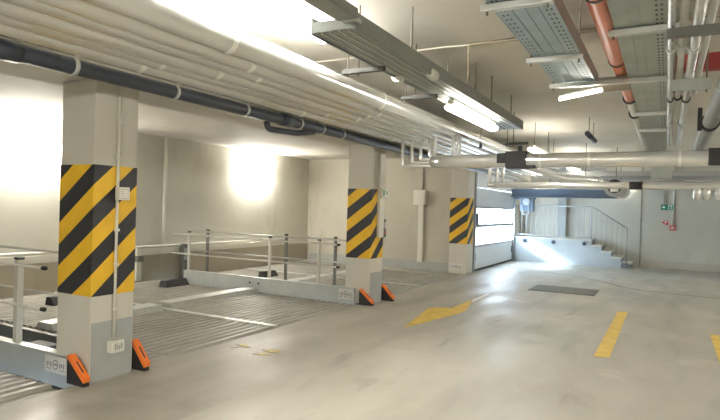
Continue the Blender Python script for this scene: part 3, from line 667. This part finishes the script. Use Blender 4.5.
for i, (x, r, z, m, lab) in enumerate(((-0.006, 0.019, 2.62, 'foil_bright', 'bright silver pipe closest to the right edge of the wide tray'), (0.052, 0.022, 2.64, 'whitepost', 'cream pipe between the two bright silver pipes at upper right'), (0.115, 0.028, 2.62, 'foil_bright', 'bright silver pipe, right of the cream one at upper right'), (0.176, 0.021, 2.66, 'whitepost', 'cream pipe at the right of the silver pipes'))):
    p = thing('service_pipe', lab, 'pipe', (x, 4, z), 'thin pipes at upper right')
    MB().tube([(x, -5.5, z), (x, 3, z), (x, 9.3 if i != 3 else 5.6, z)], r, 14).build('pipe_run', m, p)
    for y in (3.9, 5.62, 7.1): 
        if i != 3: MB().tube([(x, y, z), (x, y+.05, z)], r+.009, 12).build('clamp', 'black' if y > 5 and y < 6 else 'galv', p)
hanger_bar(3.39, -0.03, 0.25, 2.585, 3.116, 'darkpost', 'short dark bracket carrying the silver pipes at upper right', 'pipe brackets at upper right', 0.05)
hanger_bar(4.68, -0.01, 0.25, 2.585, 3.116, 'tray', 'deep perforated bracket under the silver pipes, in front of the red bar', 'pipe brackets at upper right', 0.08)
o = thing('red_bar', 'dark red steel bar crossing above the silver pipes at upper right', 'bar', (0.45, 4.87, 2.72))
MB().box((-0.02, 4.86, 2.69), (1.6, 4.89, 2.81), 0.004).build('web', 'tape_red', o)
MB().box((-0.02, 4.84, 2.685), (1.6, 4.93, 2.695), 0.002).build('flange', 'tape_red', o)
for x in (0.4, 1.5): MB().tube([(x, 4.875, 2.80), (x, 4.875, 3.116)], 0.006, 6).build('hanger_rod', 'rod', o)
gp = thing('waste_pipe', 'thick grey waste pipe with clamps at the right edge', 'pipe', (0.33, 6, 2.5))
MB().tube([(0.345, -5.5, 2.52), (0.345, 4, 2.52), (0.335, 10.8, 2.50)], 0.068, 18).build('pipe_run', 'greypipe', gp)
for y in (4.6, 5.6): MB().tube([(0.345, y, 2.518), (0.345, y+.02, 2.518)], 0.071, 18).build('clamp', 'galv', gp)
MB().tube([(0.34, 6.35, 2.515), (0.34, 6.50, 2.515)], 0.083, 18).build('socket', 'black', gp)
MB().box((0.235, 6.38, 2.44), (0.275, 6.46, 2.66), 0.008).build('clamp_lug', 'black', gp)
o = thing('waste_pipe', 'second dark pipe to the right of the thick grey waste pipe', 'pipe', (0.6, 6, 2.5))
MB().tube(bend([(0.66, -5.5, 2.56), (0.66, 5.9, 2.56), (0.62, 6.4, 2.50), (0.56, 6.9, 2.62)], 0.15), 0.06, 16).build('pipe_run', 'darkpipe', o)

# ------------------------------------------------------------------ trunking with the aisle lamps
tk = thing('lighting_trunking', 'grey metal trunking carrying the aisle lamps along the ceiling', 'trunking', (-1.87, 4, 2.76))
MB().box((-2.03, 3.02, 2.70), (-1.72, 7.62, 2.77), 0.006).build('trunking_run', 'trunk', tk)
MB().box((-1.80, -5.5, 2.73), (-1.66, 2.96, 2.79), 0.006).build('trunking_run', 'trunk', tk)
MB().box((-1.79, 2.9, 2.735), (-1.70, 3.08, 2.765), 0.004).build('joint_plate', 'galv', tk)
for x in (-1.96, -1.90, -1.83, -1.77): MB().box((x-.006, 3.03, 2.692), (x+.006, 7.61, 2.701)).build('rib', 'galv', tk)
for x in (-2.03, -1.72): MB().box((x-.01, 3.02, 2.69), (x+.01, 7.62, 2.80)).build('side_lip', 'trunk', tk)
for y, x in ((3.9, -1.72), (5.05, -1.85), (5.6, -1.75), (6.2, -1.75), (7.3, -1.8), (1.5, -1.8)):
    MB().tube([(x, y, 2.77), (x, y, 3.12 if y < 4.98 else 3.1)], 0.008, 6).build('hanger_rod', 'rod', tk)
for y, x, lab in ((4.32, -1.72, 'right white round cap on the aisle trunking, before the lit lamp'), (4.30, -2.02, 'left white round cap on the aisle trunking, before the lit lamp')):
    o = thing('round_cap', lab, 'fitting', (x, y, 2.68), 'white caps on the trunking')
    MB().tube([(x, y-.02, 2.70), (x, y+.06, 2.70)], 0.045, 16).build('cap_body', 'white', o)
    MB().tube([(x, y-.03, 2.70), (x, y-.018, 2.70)], 0.03, 16).build('cap_face', 'signwhite', o)
cdt = thing('ceiling_conduit', 'brown conduit crossing the ceiling and dropping to the aisle trunking', 'conduit', (-1.6, 5.0, 2.9))
MB().tube(bend([(0.5, 4.955, 3.10), (-1.62, 4.955, 3.10), (-1.62, 4.955, 2.77)], 0.03), 0.014, 8).build('conduit_run', 'conduit_brown', cdt)

def lamp(x, y0, y1, z, label, grp, m='tube', w_=0.13, axis='y', strength=1):
    l = thing('fluorescent_lamp', label, 'lamp', (x, (y0+y1)/2, z), grp)
    MB().box((x-.03, y0, z+.012), (x+.03, y1, z+.065), 0.006).build('housing', 'white', l)
    pr = [(x+w_/2*math.cos(a), z-.012+.036*math.sin(a)) for a in [2*PI*k/16 for k in range(16)]]
    MB().prism(pr, y0+.01, y1-.01, 'y').build('lit_diffuser', m, l)
    return l
G = 'aisle fluorescent lamps'
lamp(-2.62, 2.7, 4.1, 3.04, 'nearest glaring fluorescent lamp under the ceiling, right of the pipe bundle', G, 'glaretube')
lamp(-1.90, 5.30, 6.85, 2.622, 'lit fluorescent lamp under the far half of the trunking', G)
lamp(-1.98, 9.45, 11.2, 2.64, 'lit fluorescent lamp hanging beyond the big cross pipe', G)
for x in (-1.98,):
    for y in (9.7, 10.9): 
        o = MB().tube([(x, y, 2.70), (x, y, 3.1)], 0.007, 6).build('hanger_rod', 'rod', None, (x, y, 2.7)); tag(o, ('front rod holding the lamp beyond the big cross pipe', 'rear rod holding the lamp beyond the big cross pipe')[int(y > 10)], 'rod')
lamp(-1.98, 13.6, 15.1, 2.64, 'lit fluorescent lamp far back over the floor before the landing', G)
lamp(-1.90, -3.2, -1.7, 2.655, 'added fill lamp, unseen under the trunking well behind the viewer', G, 'fillrear')  # unseen pair added behind the viewer to brighten pillars and pipe bundle
lamp(-1.70, -1.2, 0.3, 2.62, 'added fill lamp, unseen under the trunking just behind the viewer', G, 'fillrear')
for y in (-1.5, 3.0, 8.6, 13.8): lamp(3.2, y, y+1.5, 2.80, 'added fill lamp over the right half of the garage, %s' % {-1.5: 'behind the viewer', 3.0: 'beside the viewer', 8.6: 'before the big cross pipe line', 13.8: 'near the back wall'}[y], 'added fill lamps on the right half', 'fillright')  # unseen row added to raise the base light on the pillar faces
o = thing('cable_tray', 'short brownish linking tray between the bluish tray and the wide tray', 'cable tray', (-0.43, 5.2, 2.75))
MB().box((-0.55, 5.06, 2.70), (-0.31, 5.5, 2.71)).build('tray_base', 'conduit_brown', o)
for y in (5.06, 5.5): MB().box((-0.55, y-.005, 2.695), (-0.31, y+.005, 2.73)).build('side_rail', 'tray', o)
o = thing('hanging_sensor', 'small black sensor hanging on a thin rod above the big cross pipe valve', 'sensor', (-2.2, 7.4, 2.45))
MB().tube([(-2.2, 7.35, 2.50), (-2.2, 7.35, 2.43)], 0.022, 12, radii=[0.014, 0.026]).build('sensor_head', 'black', o)
MB().tube([(-2.2, 7.35, 2.49), (-2.2, 7.35, 3.1)], 0.005, 6).build('hanger_rod', 'rod', o)
o = thing('pipe_stub', 'short dark pipe stub under the bare ceiling, above the big cross pipe', 'pipe', (-1.1, 9.8, 2.8))
MB().tube([(-1.10, 9.2, 2.82), (-1.10, 10.2, 2.82)], 0.04, 12).build('stub', 'darkpipe', o)
for y in (9.4, 10.0): MB().tube([(-1.10, y, 2.85), (-1.10, y, 3.1)], 0.006, 6).build('hanger_rod', 'rod', o)
# short cross lamp under the bluish tray
l = thing('fluorescent_lamp', 'short bright lamp set crosswise at the end of the bluish cable tray', 'lamp', (-0.7, 5.3, 2.65))
MB().tube([(-0.87, 5.28, 2.64), (-0.50, 5.0, 2.64)], 0.012, 10).build('housing', 'white', l)
MB().tube([(-0.87, 5.28, 2.615), (-0.50, 5.0, 2.615)], 0.014, 10).build('lit_diffuser', 'diffuser', l)
MB().tube([(-0.70, 5.151, 2.65), (-0.70, 5.151, 2.70)], 0.008, 8).build('mount', 'galv', l)
# wall lamps over the bays
for y, lab in ((4.95, 'glaring lamp on the left wall, beside the nearest pillar'), (10.75, 'glaring lamp on the left wall, between the nearest and middle pillars')):
    l = thing('wall_lamp', lab, 'lamp', (-9.25, y+.6, 2.4), 'lamps on the left wall')
    MB().box((-9.3, y, 2.42), (-9.25, y+1.3, 2.46), 0.008).build('housing', 'white', l)
    MB().tube([(-9.21, y+.03, 2.44), (-9.21, y+1.27, 2.44)], 0.035, 12).build('lit_tube', 'walltube', l)
# lamp on the back wall
l = thing('wall_lamp', 'lamp high on the back wall, behind the track beam', 'lamp', (-3.6, 19.4, 2.5))
MB().box((-4.0, 19.42, 2.52), (-3.2, 19.5, 2.62), 0.01).build('housing', 'white', l)
MB().tube([(-3.97, 19.40, 2.52), (-3.23, 19.40, 2.52)], 0.035, 12).build('lit_tube', 'diffuser', l)
l = thing('wall_lamp', 'lamp high on the back wall, hidden behind the round duct', 'lamp', (-1.1, 19.4, 2.5))
MB().box((-1.5, 19.42, 2.52), (-0.9, 19.5, 2.62), 0.01).build('housing', 'white', l)
MB().tube([(-1.47, 19.40, 2.52), (-0.93, 19.40, 2.52)], 0.035, 12).build('lit_tube', 'diffuser', l)
